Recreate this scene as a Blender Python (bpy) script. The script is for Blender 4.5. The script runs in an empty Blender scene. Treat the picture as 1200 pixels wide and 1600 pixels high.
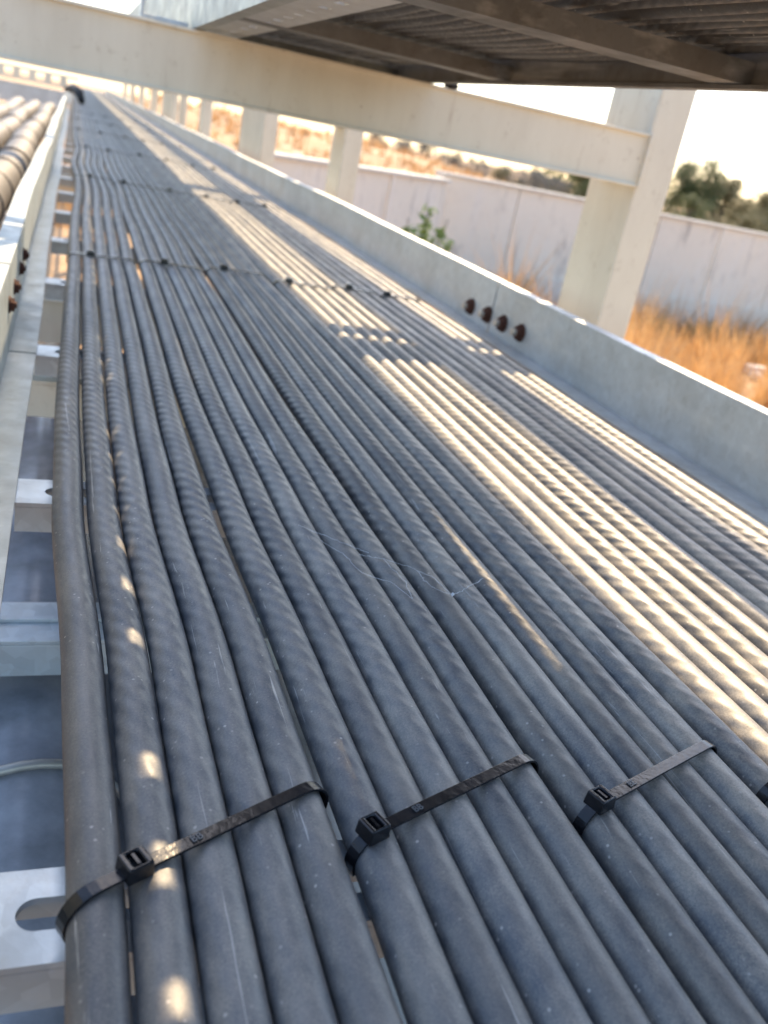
import bpy, bmesh, math, random
from mathutils import Vector, Matrix
random.seed(7)
C = bpy.context.scene.collection
R = math.radians
# lengths below are in units of U metres, measured from the eye; the ground lies GZ units under it
U = 0.24
GZ = -7.5
def P(x, y, z): return Vector((x*U, y*U, (z-GZ)*U))

# ---------------------------------------------------------------- camera
cd = bpy.data.cameras.new('camera'); cam = bpy.data.objects.new('camera', cd); C.objects.link(cam)
yaw, pitch, roll = 0.39020734, -0.39747994, 0.20015143
fw = Vector((math.sin(yaw)*math.cos(pitch), math.cos(yaw)*math.cos(pitch), math.sin(pitch)))
rt = Vector((math.cos(yaw), -math.sin(yaw), 0)); up = rt.cross(fw)
r2 = math.cos(roll)*rt + math.sin(roll)*up; u2 = -math.sin(roll)*rt + math.cos(roll)*up
m = Matrix((r2, u2, -fw)).transposed().to_4x4(); m.translation = P(0, 0, 0)
cam.matrix_world = m
cd.sensor_fit = 'VERTICAL'; cd.sensor_height = 36; cd.lens = 36*1368.2/1600
cd.clip_start = 0.01; cd.clip_end = 3000
cd.dof.use_dof = True; cd.dof.focus_distance = 1.72*U; cd.dof.aperture_fstop = 11.5
bpy.context.scene.camera = cam

# ---------------------------------------------------------------- sky, sun, exposure
SUN = Vector((0.45, 0.95, 1.0)).normalized()
w = bpy.data.worlds.new('World'); bpy.context.scene.world = w; w.use_nodes = True
nt = w.node_tree; nt.nodes.clear()
sk = nt.nodes.new('ShaderNodeTexSky'); sk.sky_type = 'NISHITA'; sk.sun_disc = False
sk.sun_elevation = math.asin(SUN.z); sk.sun_rotation = math.atan2(SUN.x, SUN.y)
sk.dust_density = 1.4; sk.air_density = 1.0; sk.ozone_density = 1.0
bg = nt.nodes.new('ShaderNodeBackground'); bg.inputs[1].default_value = 0.15
ow = nt.nodes.new('ShaderNodeOutputWorld')
nt.links.new(sk.outputs[0], bg.inputs[0]); nt.links.new(bg.outputs[0], ow.inputs[0])
sd = bpy.data.lights.new('sun', 'SUN'); sd.energy = 4.1; sd.angle = R(0.5); sd.color = (1.0, 0.76, 0.48)
so = bpy.data.objects.new('sun', sd); C.objects.link(so); so.rotation_euler = (-SUN).to_track_quat('-Z', 'Y').to_euler()
so.location = P(5, 10, 12)
vs = bpy.context.scene.view_settings
vs.view_transform = 'Standard'; vs.look = 'None'; vs.exposure = 1.45; vs.gamma = 1; vs.use_curve_mapping = False

# ---------------------------------------------------------------- materials
def mat(name):
    m = bpy.data.materials.new(name); m.use_nodes = True; t = m.node_tree
    b = t.nodes['Principled BSDF']
    return m, t, b
def nd(t, k, **kw):
    n = t.nodes.new(k)
    for a, v in kw.items(): setattr(n, a, v)
    return n
def ramp(t, src, stops):
    r = nd(t, 'ShaderNodeValToRGB'); e = r.color_ramp.elements
    while len(e) < len(stops): e.new(0.5)
    for q, (p, c) in zip(e, stops):
        q.position = p; q.color = (c, c, c, 1) if isinstance(c, (int, float)) else (*c, 1)
    t.links.new(src, r.inputs[0]); return r.outputs[0]
def noise(t, vec, scale, detail=4, rough=0.6, dist=0.0):
    n = nd(t, 'ShaderNodeTexNoise'); n.inputs['Scale'].default_value = scale; n.inputs['Detail'].default_value = detail
    n.inputs['Roughness'].default_value = rough; n.inputs['Distortion'].default_value = dist
    if vec is not None: t.links.new(vec, n.inputs['Vector'])
    return n.outputs['Fac']
def mix(t, fac, a, b, mode='MIX'):
    n = nd(t, 'ShaderNodeMix', data_type='RGBA', blend_type=mode)
    for s, v in ((n.inputs[0], fac), (n.inputs[6], a), (n.inputs[7], b)):
        if hasattr(v, 'links'): t.links.new(v, s)
        elif isinstance(v, (int, float)): s.default_value = v
        else: s.default_value = (*v, 1)
    return n.outputs[2]
def math_(t, op, a, b=0.0, c=None):
    n = nd(t, 'ShaderNodeMath', operation=op)
    for i, v in enumerate((a, b) if c is None else (a, b, c)):
        if hasattr(v, 'links'): t.links.new(v, n.inputs[i])
        else: n.inputs[i].default_value = v
    return n.outputs[0]
def mapping(t, src, scale):
    n = nd(t, 'ShaderNodeMapping'); n.inputs['Scale'].default_value = scale; t.links.new(src, n.inputs[0]); return n.outputs[0]
def bump(t, b, h, strength, dist=0.01, prev=None):
    n = nd(t, 'ShaderNodeBump'); n.inputs['Strength'].default_value = strength; n.inputs['Distance'].default_value = dist
    t.links.new(h, n.inputs['Height'])
    if prev is not None: t.links.new(prev, n.inputs['Normal'])
    t.links.new(n.outputs[0], b.inputs['Normal']); return n.outputs[0]
def opos(t): return nd(t, 'ShaderNodeNewGeometry').outputs['Position']

def cable_mat(name, base, dusty, amt):
    m, t, b = mat(name)
    uv = nd(t, 'ShaderNodeUVMap'); uv.uv_map = 'UVMap'
    sx = nd(t, 'ShaderNodeSeparateXYZ'); t.links.new(uv.outputs[0], sx.inputs[0])
    oi = nd(t, 'ShaderNodeObjectInfo')
    pos = opos(t)
    # stranded core showing through the sheath: five helical ridges
    ph = math_(t, 'MULTIPLY_ADD', sx.outputs[1], 6.0, math_(t, 'DIVIDE', sx.outputs[0], 0.062))
    wob = noise(t, pos, 7, 2)
    ph = math_(t, 'ADD', ph, math_(t, 'MULTIPLY', wob, 0.4))
    s = math_(t, 'SINE', math_(t, 'MULTIPLY', ph, 2*math.pi))
    s = math_(t, 'ADD', math_(t, 'MULTIPLY', s, 0.5), 0.5)
    low = ramp(t, noise(t, mapping(t, pos, (26, 4.5, 26)), 1.0, 2), [(0.36, 0.15), (0.60, 1.0)])
    sy = nd(t, 'ShaderNodeSeparateXYZ'); t.links.new(pos, sy.inputs[0])
    away = nd(t, 'ShaderNodeMapRange'); away.inputs[1].default_value = 1.7; away.inputs[2].default_value = 2.9; away.inputs[3].default_value = 0.3; t.links.new(sx.outputs[0], away.inputs[0])
    fad = nd(t, 'ShaderNodeMapRange'); fad.inputs[1].default_value = 5.5; fad.inputs[2].default_value = 10.0; fad.inputs[3].default_value = 1.0; fad.inputs[4].default_value = 0.15; t.links.new(sx.outputs[0], fad.inputs[0])
    hel = math_(t, 'MULTIPLY', math_(t, 'MULTIPLY', s, low), math_(t, 'MULTIPLY', away.outputs[0], fad.outputs[0]))
    n1 = noise(t, pos, 90, 5, 0.65); n2 = noise(t, pos, 900, 3, 0.7); n3 = noise(t, mapping(t, pos, (60, 14, 60)), 1.0, 4)
    d = ramp(t, n1, [(0.25, 0.15), (0.78, 1.0)])
    d = math_(t, 'MULTIPLY', d, ramp(t, n2, [(0.35, 0.35), (0.7, 1.0)]))
    d = math_(t, 'ADD', math_(t, 'MULTIPLY', d, 0.65), math_(t, 'MULTIPLY', ramp(t, n3, [(0.35, 0.0), (0.7, 1.0)]), 0.5))
    # dust lies on the upper side of the run (v = 0 and 1), thinned lower down to paint shade into the grooves, with a ragged edge
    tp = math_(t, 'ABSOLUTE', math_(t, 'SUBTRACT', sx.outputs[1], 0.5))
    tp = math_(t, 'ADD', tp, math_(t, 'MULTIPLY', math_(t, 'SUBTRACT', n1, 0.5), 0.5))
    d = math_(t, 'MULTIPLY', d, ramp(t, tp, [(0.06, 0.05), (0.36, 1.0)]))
    ox = nd(t, 'ShaderNodeSeparateXYZ'); t.links.new(oi.outputs['Location'], ox.inputs[0])
    # right-hand runs are dustier; the extra dust colour also paints the sunlit strips tan
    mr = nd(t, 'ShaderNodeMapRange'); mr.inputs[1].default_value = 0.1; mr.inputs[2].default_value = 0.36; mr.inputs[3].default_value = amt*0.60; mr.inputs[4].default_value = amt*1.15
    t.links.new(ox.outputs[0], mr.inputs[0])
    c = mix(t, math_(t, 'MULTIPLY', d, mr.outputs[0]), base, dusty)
    gt = noise(t, pos, 1500, 2, 0.6)
    c = mix(t, ramp(t, gt, [(0.60, 0.0), (0.72, 0.30)]), c, (0.42, 0.38, 0.32))
    c = mix(t, ramp(t, gt, [(0.30, 0.35), (0.40, 0.0)]), c, (0.03, 0.03, 0.035))
    # each cable a little lighter or darker
    v = math_(t, 'MULTIPLY_ADD', oi.outputs['Random'], 0.45, 0.78)
    vv = nd(t, 'ShaderNodeCombineXYZ')
    for i in range(3): t.links.new(v, vv.inputs[i])
    c = mix(t, 1.0, c, vv.outputs[0], 'MULTIPLY')
    # pale scuffs drawn out along the run, and white specks of grit
    sc = noise(t, mapping(t, pos, (210, 7, 210)), 1.0, 4, 0.6, 1.2)
    c = mix(t, ramp(t, sc, [(0.655, 0.0), (0.69, 0.75)]), c, (0.42, 0.41, 0.38))
    vo = nd(t, 'ShaderNodeTexVoronoi', feature='F1'); vo.inputs['Scale'].default_value = 190; t.links.new(pos, vo.inputs['Vector'])
    sp = ramp(t, vo.outputs['Distance'], [(0.07, 1.0), (0.16, 0.0)])
    sp = math_(t, 'MULTIPLY', sp, ramp(t, noise(t, pos, 50, 2), [(0.46, 0.0), (0.58, 1.0)]))
    c = mix(t, math_(t, 'MULTIPLY', sp, 0.75), c, (0.5, 0.47, 0.42))
    t.links.new(c, b.inputs['Base Color'])
    t.links.new(ramp(t, n1, [(0.3, 0.38), (0.7, 0.62)]), b.inputs['Roughness'])
    b.inputs['Specular IOR Level'].default_value = 0.5
    b1 = bump(t, b, hel, 0.50, 0.0012)
    b2 = bump(t, b, noise(t, pos, 260, 4), 0.14, 0.001, b1)
    return m
def galv(name, col=(0.56, 0.59, 0.60), dirt=(0.25, 0.22, 0.17), amt=0.45, metal=0.3, spangle=0.4, rough=0.45):
    m, t, b = mat(name); pos = opos(t)
    vo = nd(t, 'ShaderNodeTexVoronoi', feature='F1'); vo.inputs['Scale'].default_value = 110; t.links.new(pos, vo.inputs['Vector'])
    sep = nd(t, 'ShaderNodeSeparateColor'); t.links.new(vo.outputs['Color'], sep.inputs[0])
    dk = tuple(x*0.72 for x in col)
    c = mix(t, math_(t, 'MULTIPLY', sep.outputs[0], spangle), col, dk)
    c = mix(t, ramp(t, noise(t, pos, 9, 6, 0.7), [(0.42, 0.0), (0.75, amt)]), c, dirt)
    c = mix(t, ramp(t, noise(t, pos, 70, 5, 0.7), [(0.55, 0.0), (0.72, amt*0.6)]), c, dirt)
    c = mix(t, ramp(t, noise(t, mapping(t, pos, (18, 5, 40)), 1.0, 4), [(0.55, 0.0), (0.7, 0.35)]), c, (0.62, 0.63, 0.60))
    t.links.new(c, b.inputs['Base Color']); b.inputs['Metallic'].default_value = metal
    t.links.new(ramp(t, noise(t, pos, 40, 4), [(0.3, rough-0.08), (0.7, rough+0.17)]), b.inputs['Roughness'])
    bump(t, b, noise(t, pos, 150, 4), 0.25, 0.001)
    return m
def paint(name, col, dirt=(0.30, 0.22, 0.12), amt=0.3, rough=0.5):
    m, t, b = mat(name); pos = opos(t)
    c = mix(t, ramp(t, noise(t, mapping(t, pos, (6, 6, 1.4)), 1.0, 6, 0.7), [(0.42, 0.0), (0.75, amt*1.3)]), col, dirt)
    c = mix(t, ramp(t, noise(t, mapping(t, pos, (30, 30, 3)), 1.0, 5, 0.75), [(0.62, 0.0), (0.74, 0.55)]), c, (0.33, 0.22, 0.13))
    c = mix(t, ramp(t, noise(t, pos, 45, 6, 0.75), [(0.58, 0.0), (0.68, amt*1.2)]), c, dirt)
    vo = nd(t, 'ShaderNodeTexVoronoi', feature='F1'); vo.inputs['Scale'].default_value = 38; t.links.new(pos, vo.inputs['Vector'])
    ch = math_(t, 'MULTIPLY', ramp(t, vo.outputs['Distance'], [(0.05, 1.0), (0.09, 0.0)]), ramp(t, noise(t, pos, 12, 2), [(0.55, 0.0), (0.6, 1.0)]))
    c = mix(t, math_(t, 'MULTIPLY', ch, 0.5), c, (0.22, 0.13, 0.07))
    t.links.new(c, b.inputs['Base Color'])
    t.links.new(ramp(t, noise(t, pos, 30, 3), [(0.3, rough-0.1), (0.7, rough+0.15)]), b.inputs['Roughness'])
    bump(t, b, noise(t, pos, 120, 3), 0.2, 0.0012)
    return m
def plain(name, col, rough=0.5, metal=0.0, var=0.25, scale=60, bmp=0.2, spec=0.5):
    m, t, b = mat(name); pos = opos(t)
    c = mix(t, ramp(t, noise(t, pos, scale, 5, 0.65), [(0.3, 0.0), (0.75, 1.0)]), tuple(x*(1-var) for x in col), tuple(min(1, x*(1+var)) for x in col))
    t.links.new(c, b.inputs['Base Color']); b.inputs['Roughness'].default_value = rough; b.inputs['Metallic'].default_value = metal
    b.inputs['Specular IOR Level'].default_value = spec
    bump(t, b, noise(t, pos, scale*3, 3), bmp, 0.001)
    return m
M = {}
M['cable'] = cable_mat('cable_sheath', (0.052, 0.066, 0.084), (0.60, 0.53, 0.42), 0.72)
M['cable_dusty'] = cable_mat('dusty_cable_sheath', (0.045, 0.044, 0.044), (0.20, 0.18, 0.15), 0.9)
M['galv'] = galv('galvanised_steel')
M['galv_rung'] = galv('galvanised_rung', (0.55, 0.62, 0.66), (0.32, 0.28, 0.22), 0.35, 0.35, 0.6, 0.42)
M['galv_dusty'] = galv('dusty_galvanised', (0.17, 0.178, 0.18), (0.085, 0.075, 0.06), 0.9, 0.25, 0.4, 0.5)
M['galv_left'] = galv('weathered_galvanised', (0.38, 0.42, 0.41), (0.22, 0.20, 0.15), 0.5, 0.3)
M['cream'] = paint('cream_paint', (0.74, 0.70, 0.57), amt=0.22)
M['tie'] = plain('black_nylon', (0.010, 0.011, 0.014), 0.24, 0, 0.4, 70, 0.3, 0.5)
M['tie_print'] = plain('embossed_nylon', (0.10, 0.11, 0.12), 0.35, 0, 0.2)
M['rust'] = plain('rusty_bolt', (0.085, 0.03, 0.017), 0.85, 0.1, 0.6, 240, 0.8)
M['zinc'] = plain('zinc_bolt', (0.55, 0.50, 0.42), 0.45, 0.6, 0.3, 200, 0.3)
M['pipe'] = plain('blue_grey_pipe', (0.27, 0.285, 0.31), 0.25, 0.0, 0.35, 20, 0.1, 0.6)
M['wire'] = plain('pale_wire', (0.45, 0.45, 0.42), 0.4, 0.5, 0.2)
M['web'] = plain('cobweb_thread', (0.75, 0.75, 0.75), 0.6, 0, 0.1)
M['conduit'] = plain('beige_conduit', (0.125, 0.115, 0.105), 0.6, 0.0, 0.25, 14, 0.2)
M['black'] = plain('black_rubber', (0.015, 0.014, 0.014), 0.7, 0.0, 0.3)
M['foam'] = plain('white_foam', (0.82, 0.80, 0.76), 0.8, 0, 0.08)
M['bark'] = plain('bark', (0.13, 0.095, 0.06), 0.9, 0, 0.4, 20, 0.8)
M['cap'] = plain('wall_capping', (0.62, 0.60, 0.55), 0.8, 0, 0.15, 5, 0.3)

def leafmat(name, c1, c2, tr=0.35, scale=1.5):
    m, t, b = mat(name); pos = opos(t)
    oi = nd(t, 'ShaderNodeObjectInfo')
    f = noise(t, pos, scale, 4, 0.7)
    c = mix(t, ramp(t, f, [(0.3, 0.0), (0.7, 1.0)]), c1, c2)
    t.links.new(c, b.inputs['Base Color']); b.inputs['Roughness'].default_value = 0.6
    tl = nd(t, 'ShaderNodeBsdfTranslucent'); t.links.new(c, tl.inputs[0])
    mx = nd(t, 'ShaderNodeMixShader'); mx.inputs[0].default_value = tr
    t.links.new(b.outputs[0], mx.inputs[1]); t.links.new(tl.outputs[0], mx.inputs[2])
    t.links.new(mx.outputs[0], t.nodes['Material Output'].inputs[0])
    return m
M['grass'] = leafmat('dry_grass', (0.50, 0.25, 0.07), (0.66, 0.46, 0.24), 0.4, 4.5)
M['straw'] = leafmat('straw', (0.40, 0.22, 0.09), (0.56, 0.37, 0.19), 0.35, 1.5)
M['leaf'] = leafmat('green_leaves', (0.060, 0.095, 0.028), (0.16, 0.17, 0.055), 0.35, 0.35)
M['leaf_dry'] = leafmat('olive_leaves', (0.13, 0.13, 0.05), (0.26, 0.22, 0.10), 0.35, 0.5)
M['leaf_haze'] = leafmat('haze_grey_leaves', (0.13, 0.13, 0.12), (0.22, 0.21, 0.18), 0.3, 0.3)  # distance haze painted into the leaf colour
M['leaf_young'] = leafmat('young_leaves', (0.10, 0.17, 0.04), (0.22, 0.30, 0.08), 0.4, 8)
M['shrub'] = leafmat('dry_shrub_leaves', (0.28, 0.15, 0.07), (0.42, 0.26, 0.13), 0.3, 1.0)

m_, t, b = mat('dry_ground'); pos = opos(t)
c = mix(t, ramp(t, noise(t, pos, 0.5, 6, 0.7), [(0.35, 0.0), (0.65, 1.0)]), (0.31, 0.20, 0.11), (0.46, 0.31, 0.18))
c = mix(t, ramp(t, noise(t, pos, 3.5, 8, 0.75), [(0.45, 0.0), (0.7, 0.8)]), c, (0.24, 0.17, 0.10))
c = mix(t, ramp(t, noise(t, pos, 0.9, 3), [(0.58, 0.0), (0.68, 0.6)]), c, (0.60, 0.50, 0.38))
t.links.new(c, b.inputs['Base Color']); b.inputs['Roughness'].default_value = 0.95
bump(t, b, noise(t, pos, 8, 6), 0.6, 0.03); M['ground'] = m_

m_, t, b = mat('rendered_wall'); pos = opos(t)
c = mix(t, ramp(t, noise(t, pos, 0.8, 6, 0.7), [(0.3, 0.0), (0.7, 1.0)]), (0.76, 0.68, 0.57), (0.86, 0.78, 0.66))
c = mix(t, ramp(t, noise(t, mapping(t, pos, (3.0, 3.0, 0.35)), 1.0, 5, 0.7), [(0.52, 0.0), (0.75, 0.55)]), c, (0.78, 0.75, 0.72))
c = mix(t, ramp(t, noise(t, mapping(t, pos, (5, 5, 0.9)), 1.0, 5, 0.75), [(0.56, 0.0), (0.68, 0.65)]), c, (0.32, 0.29, 0.26))
c = mix(t, ramp(t, noise(t, pos, 6, 7, 0.8), [(0.55, 0.0), (0.75, 0.5)]), c, (0.42, 0.37, 0.32))
t.links.new(c, b.inputs['Base Color']); b.inputs['Roughness'].default_value = 0.9
bump(t, b, noise(t, pos, 25, 5), 0.3, 0.01); M['wall'] = m_

# ---------------------------------------------------------------- mesh helpers
class MB:
    def __init__(s): s.v = []; s.f = []; s.uv = None; s.smooth = False
    def box(s, x0, x1, y0, y1, z0, z1):
        i = len(s.v)
        for z in (z0, z1):
            for x, y in ((x0, y0), (x1, y0), (x1, y1), (x0, y1)): s.v.append(P(x, y, z))
        s.f += [(i+3, i+2, i+1, i), (i+4, i+5, i+6, i+7)]
        for a in range(4): b_ = (a+1) % 4; s.f.append((i+a, i+b_, i+4+b_, i+4+a))
    def prism(s, prof, ys, shift=None):
        """closed XZ outline carried along y; shift(y) -> (dx, dz)"""
        i = len(s.v); n = len(prof)
        for y in ys:
            dx, dz = shift(y) if shift else (0, 0)
            for (x, z) in prof: s.v.append(P(x+dx, y, z+dz))
        for k in range(len(ys)-1):
            for a in range(n):
                b_ = (a+1) % n; s.f.append((i+k*n+a, i+k*n+b_, i+(k+1)*n+b_, i+(k+1)*n+a))
        s.f.append(tuple(i+a for a in range(n))[::-1]); s.f.append(tuple(i+(len(ys)-1)*n+a for a in range(n)))
    def prism_x(s, prof, x0, x1):
        """closed YZ outline carried along x"""
        i = len(s.v); n = len(prof)
        for x in (x0, x1):
            for (y, z) in prof: s.v.append(P(x, y, z))
        for a in range(n):
            b_ = (a+1) % n; s.f.append((i+a, i+b_, i+n+b_, i+n+a))
        s.f.append(tuple(i+a for a in range(n))[::-1]); s.f.append(tuple(i+n+a for a in range(n)))
    def tube(s, pts, r, n=16, uv=False, cap=True):
        """pts in units; r number or list"""
        i = len(s.v); L = 0; us = []
        pts = [Vector(p) for p in pts]
        ref = None
        for k, p in enumerate(pts):
            d = (pts[min(k+1, len(pts)-1)] - pts[max(k-1, 0)]).normalized()
            if ref is None:
                ref = Vector((0, 0, 1)) if abs(d.z) < 0.9 else Vector((1, 0, 0))
            a = ref - d*ref.dot(d); a.normalize(); ref = a; b_ = d.cross(a)
            if k: L += (p - pts[k-1]).length
            us.append(L); rr = r[k] if isinstance(r, (list, tuple)) else r
            for q in range(n):
                th = 2*math.pi*q/n; v = p + (a*math.cos(th) + b_*math.sin(th))*rr
                s.v.append(P(*v))
        if uv and s.uv is None: s.uv = []
        for k in range(len(pts)-1):
            for q in range(n):
                q2 = (q+1) % n; s.f.append((i+k*n+q, i+k*n+q2, i+(k+1)*n+q2, i+(k+1)*n+q))
                if uv: s.uv += [(us[k], q/n), (us[k], (q+1)/n), (us[k+1], (q+1)/n), (us[k+1], q/n)]
        if cap:
            s.f.append(tuple(i+q for q in range(n))[::-1]); s.f.append(tuple(i+(len(pts)-1)*n+q for q in range(n)))
            if uv: s.uv += [(0, 0)]*(2*n)
    def build(s, name, m, parent=None, smooth=False, bevel=0.0, loc=None):
        me = bpy.data.meshes.new(name)
        if loc is None: loc = parent.location.copy() if parent is not None else Vector((0, 0, 0))
        vv = [(v.x-loc.x, v.y-loc.y, v.z-loc.z) for v in s.v]
        me.from_pydata(vv, [], s.f)
        if s.uv is not None:
            l = me.uv_layers.new(name='UVMap'); fl = [q for p in s.uv for q in p]; l.data.foreach_set('uv', fl)
        me.materials.append(m)
        if smooth: me.polygons.foreach_set('use_smooth', [True]*len(me.polygons))
        me.update()
        o = bpy.data.objects.new(name, me); C.objects.link(o)
        if parent is not None: o.parent = parent
        else: o.location = loc
        if bevel:
            bm = bmesh.new(); bm.from_mesh(me); bmesh.ops.recalc_face_normals(bm, faces=bm.faces)
            es = [e for e in bm.edges if len(e.link_faces) == 2 and e.calc_face_angle(0) > 0.6]
            bmesh.ops.bevel(bm, geom=es, offset=bevel*U, segments=2, affect='EDGES', profile=0.6)
            bm.to_mesh(me); bm.free()
        return o
def tag(o, label=None, cat=None, group=None, kind=None):
    if label: o['label'] = label
    if cat: o['category'] = cat
    if group: o['group'] = group
    if kind: o['kind'] = kind
    return o
def empty(name, loc, label, cat, group=None):
    o = bpy.data.objects.new(name, None); C.objects.link(o); o.location = loc; o.empty_display_size = 0.05
    return tag(o, label, cat, group)
ORD = ['first', 'second', 'third', 'fourth', 'fifth', 'sixth', 'seventh', 'eighth', 'ninth', 'tenth', 'eleventh', 'twelfth',
       'thirteenth', 'fourteenth', 'fifteenth', 'sixteenth', 'seventeenth', 'eighteenth', 'nineteenth', 'twentieth', 'twenty-first',
       'twenty-second', 'twenty-third', 'twenty-fourth', 'twenty-fifth', 'twenty-sixth', 'twenty-seventh', 'twenty-eighth']
def interp(tab, y):
    if y <= tab[0][0]: return tab[0][1]
    for (a, b_), (c_, d) in zip(tab, tab[1:]):
        if y <= c_:
            f = (y-a)/(c_-a); f = f*f*(3-2*f); return b_+(d-b_)*f
    return tab[-1][1]

# ---------------------------------------------------------------- ground
def gh(x, y):
    s = max(0, min(1, (y-48)/70)); s = s*s*(3-2*s)
    az = x/max(y, 1); k = max(0, min(1, (0.62-az)/0.25))
    k0 = k; k = k*max(0, min(1, (az-0.02)/0.05))
    z = GZ + s*k*6.0
    if az < 0.25: z += s*k*1.2*(1-max(0, az)/0.25)
    if y > 125: z -= (y-125)*0.09*max(k, 0.35)
    if y > 240: z -= min(60, (y-240)*0.09)
    if 30 < y < 200: z += s*0.35*math.sin(x*0.31+y*0.17)*math.sin(y*0.23+x*0.07)
    return max(z, -70)
g = MB()
xs = [-9000, -2500, -800, -300, -120, -60, -30]+[-20+3*i for i in range(44)]+[125, 150, 180, 220, 270, 350, 500, 900, 2500, 9000]
ysg = [-2500, -300, -60, -20, -5, 5, 12, 20, 28, 34, 40, 46]+[50+4*i for i in range(40)]+[215, 225, 240, 260, 300, 400, 600, 900, 1500, 3500, 9000]
for y in ysg:
    for x in xs: g.v.append(P(x, y, gh(x, y)))
nx = len(xs)
for j in range(len(ysg)-1):
    for i in range(nx-1): g.f.append((j*nx+i, j*nx+i+1, (j+1)*nx+i+1, (j+1)*nx+i))
tag(g.build('ground', M['ground'], smooth=True), kind='structure')

# ---------------------------------------------------------------- boundary walls
def wall(x0, y0, x1, y1, ztop, label):
    d = Vector((x1-x0, y1-y0, 0)); L = d.length; d.normalize(); n = Vector((-d.y, d.x, 0))
    def slab(mb, a, b_, t0, t1, z0, z1):
        i = len(mb.v)
        for z in (z0, z1):
            for s_, t_ in ((a, t0), (b_, t0), (b_, t1), (a, t1)):
                mb.v.append(P(x0+d.x*s_+n.x*t_, y0+d.y*s_+n.y*t_, z))
        mb.f += [(i+3, i+2, i+1, i), (i+4, i+5, i+6, i+7)]
        for q in range(4): q2 = (q+1) % 4; mb.f.append((i+q, i+q2, i+4+q2, i+4+q))
    o = empty('boundary_wall', P((x0+x1)/2, (y0+y1)/2, GZ), label, 'wall', 'boundary walls behind the dry grass')
    pnl = MB(); a = 0.0
    while a < L-0.1:
        b_ = min(L, a+4.3); slab(pnl, a+0.03, b_-0.03, 0, 0.6, GZ-0.3, ztop-0.14); a += 4.3
    pnl.build('wall_panel', M['wall'], o)
    a = 0.0; k = 0
    while a < L:
        if k % 2 == 0:
            q = MB(); slab(q, a-0.14, a+0.14, -0.10, 0.5, GZ-0.3, ztop-0.15); q.build('pier', M['wall'], o)
        a += 4.3; k += 1
    q = MB(); slab(q, -0.1, L+0.1, -0.16, 0.76, ztop-0.14, ztop); q.build('capping', M['cap'], o, bevel=0.02)
    q = MB(); slab(q, 0, L, -0.2, -0.11, GZ-0.3, ztop-4.2); q.build('plinth', M['wall'], o)
wall(16.9, 42.3, 62.0, 42.6, -0.98, 'pale rendered boundary wall behind the tall dry grass, its light capping level')
wall(6.2, 33.5, 16.85, 41.3, -1.27, 'lower slanting stretch of pale wall left of the step in the capping')

# ---------------------------------------------------------------- dry grass
gr = MB()
def blade(x, y, h, w_, lean, dirn, mb=gr, z0=None):
    z = gh(x, y)-0.05 if z0 is None else z0
    dx, dy = math.cos(dirn)*lean, math.sin(dirn)*lean
    tx, ty = -math.sin(dirn+0.7)*w_, math.cos(dirn+0.7)*w_
    i = len(mb.v)
    mb.v += [P(x-tx, y-ty, z), P(x+tx, y+ty, z), P(x+dx*0.35+tx*0.7, y+dy*0.35+ty*0.7, z+h*0.55), P(x+dx*0.35-tx*0.7, y+dy*0.35-ty*0.7, z+h*0.55), P(x+dx, y+dy, z+h)]
    mb.f += [(i, i+1, i+2, i+3), (i+3, i+2, i+4)]
rg = random.Random(3)
for k in range(1500):
    y = rg.uniform(26, 41.5); x = rg.uniform(0.36, 1.15)*y
    if abs(x/y-0.934) < 0.035 and y < 35.9: continue
    if math.sin(x*0.8+0.4)*math.sin(y*1.1+x*0.3) > 0.55: continue
    tall = 1.3 + 1.9*rg.random()**2
    if rg.random() < 0.10: tall *= 1.5
    tall *= 0.85+0.35*math.sin(x*0.9)*math.sin(y*0.6+1)
    tall = max(0.6, tall)
    for j in range(22):
        a = rg.uniform(0, 6.28); rr = rg.random()*0.5
        blade(x+math.cos(a)*rr, y+math.sin(a)*rr, tall*rg.uniform(0.5, 1.15), 0.018+0.02*rg.random(), tall*rg.uniform(0.1, 0.55), a)
bgm = MB()
for k in range(1500):
    y = rg.uniform(46, 128); x = rg.uniform(-0.02, 0.62)*y; tall = rg.uniform(0.4, 1.1)*(0.6+y/120)
    if math.sin(x*0.35+1)*math.sin(y*0.3) > 0.25: continue
    for j in range(7):
        a = rg.uniform(0, 6.28); blade(x+rg.uniform(-.5, .5), y+rg.uniform(-.5, .5), tall*rg.uniform(.5, 1.1), 0.05+0.05*rg.random(), tall*rg.uniform(.1, .5), a, mb=bgm)
tag(bgm.build('bank_grass', M['straw']), 'pale patchy straw grass on the rising bank beyond the wall', 'grass', kind='stuff')
for k in range(900):
    y = rg.uniform(2, 46); x = rg.uniform(-14, 0.30*y+3); tall = rg.uniform(0.3, 0.9)
    if abs(x) < 7: continue
    for j in range(7):
        a = rg.uniform(0, 6.28); blade(x+rg.uniform(-.3, .3), y+rg.uniform(-.3, .3), tall*rg.uniform(.5, 1.1), 0.02, tall*rg.uniform(.1, .5), a)
tag(gr.build('dry_grass', M['grass']), 'tall golden dry grass growing on the ground below the pale wall', 'grass', kind='stuff')

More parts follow.
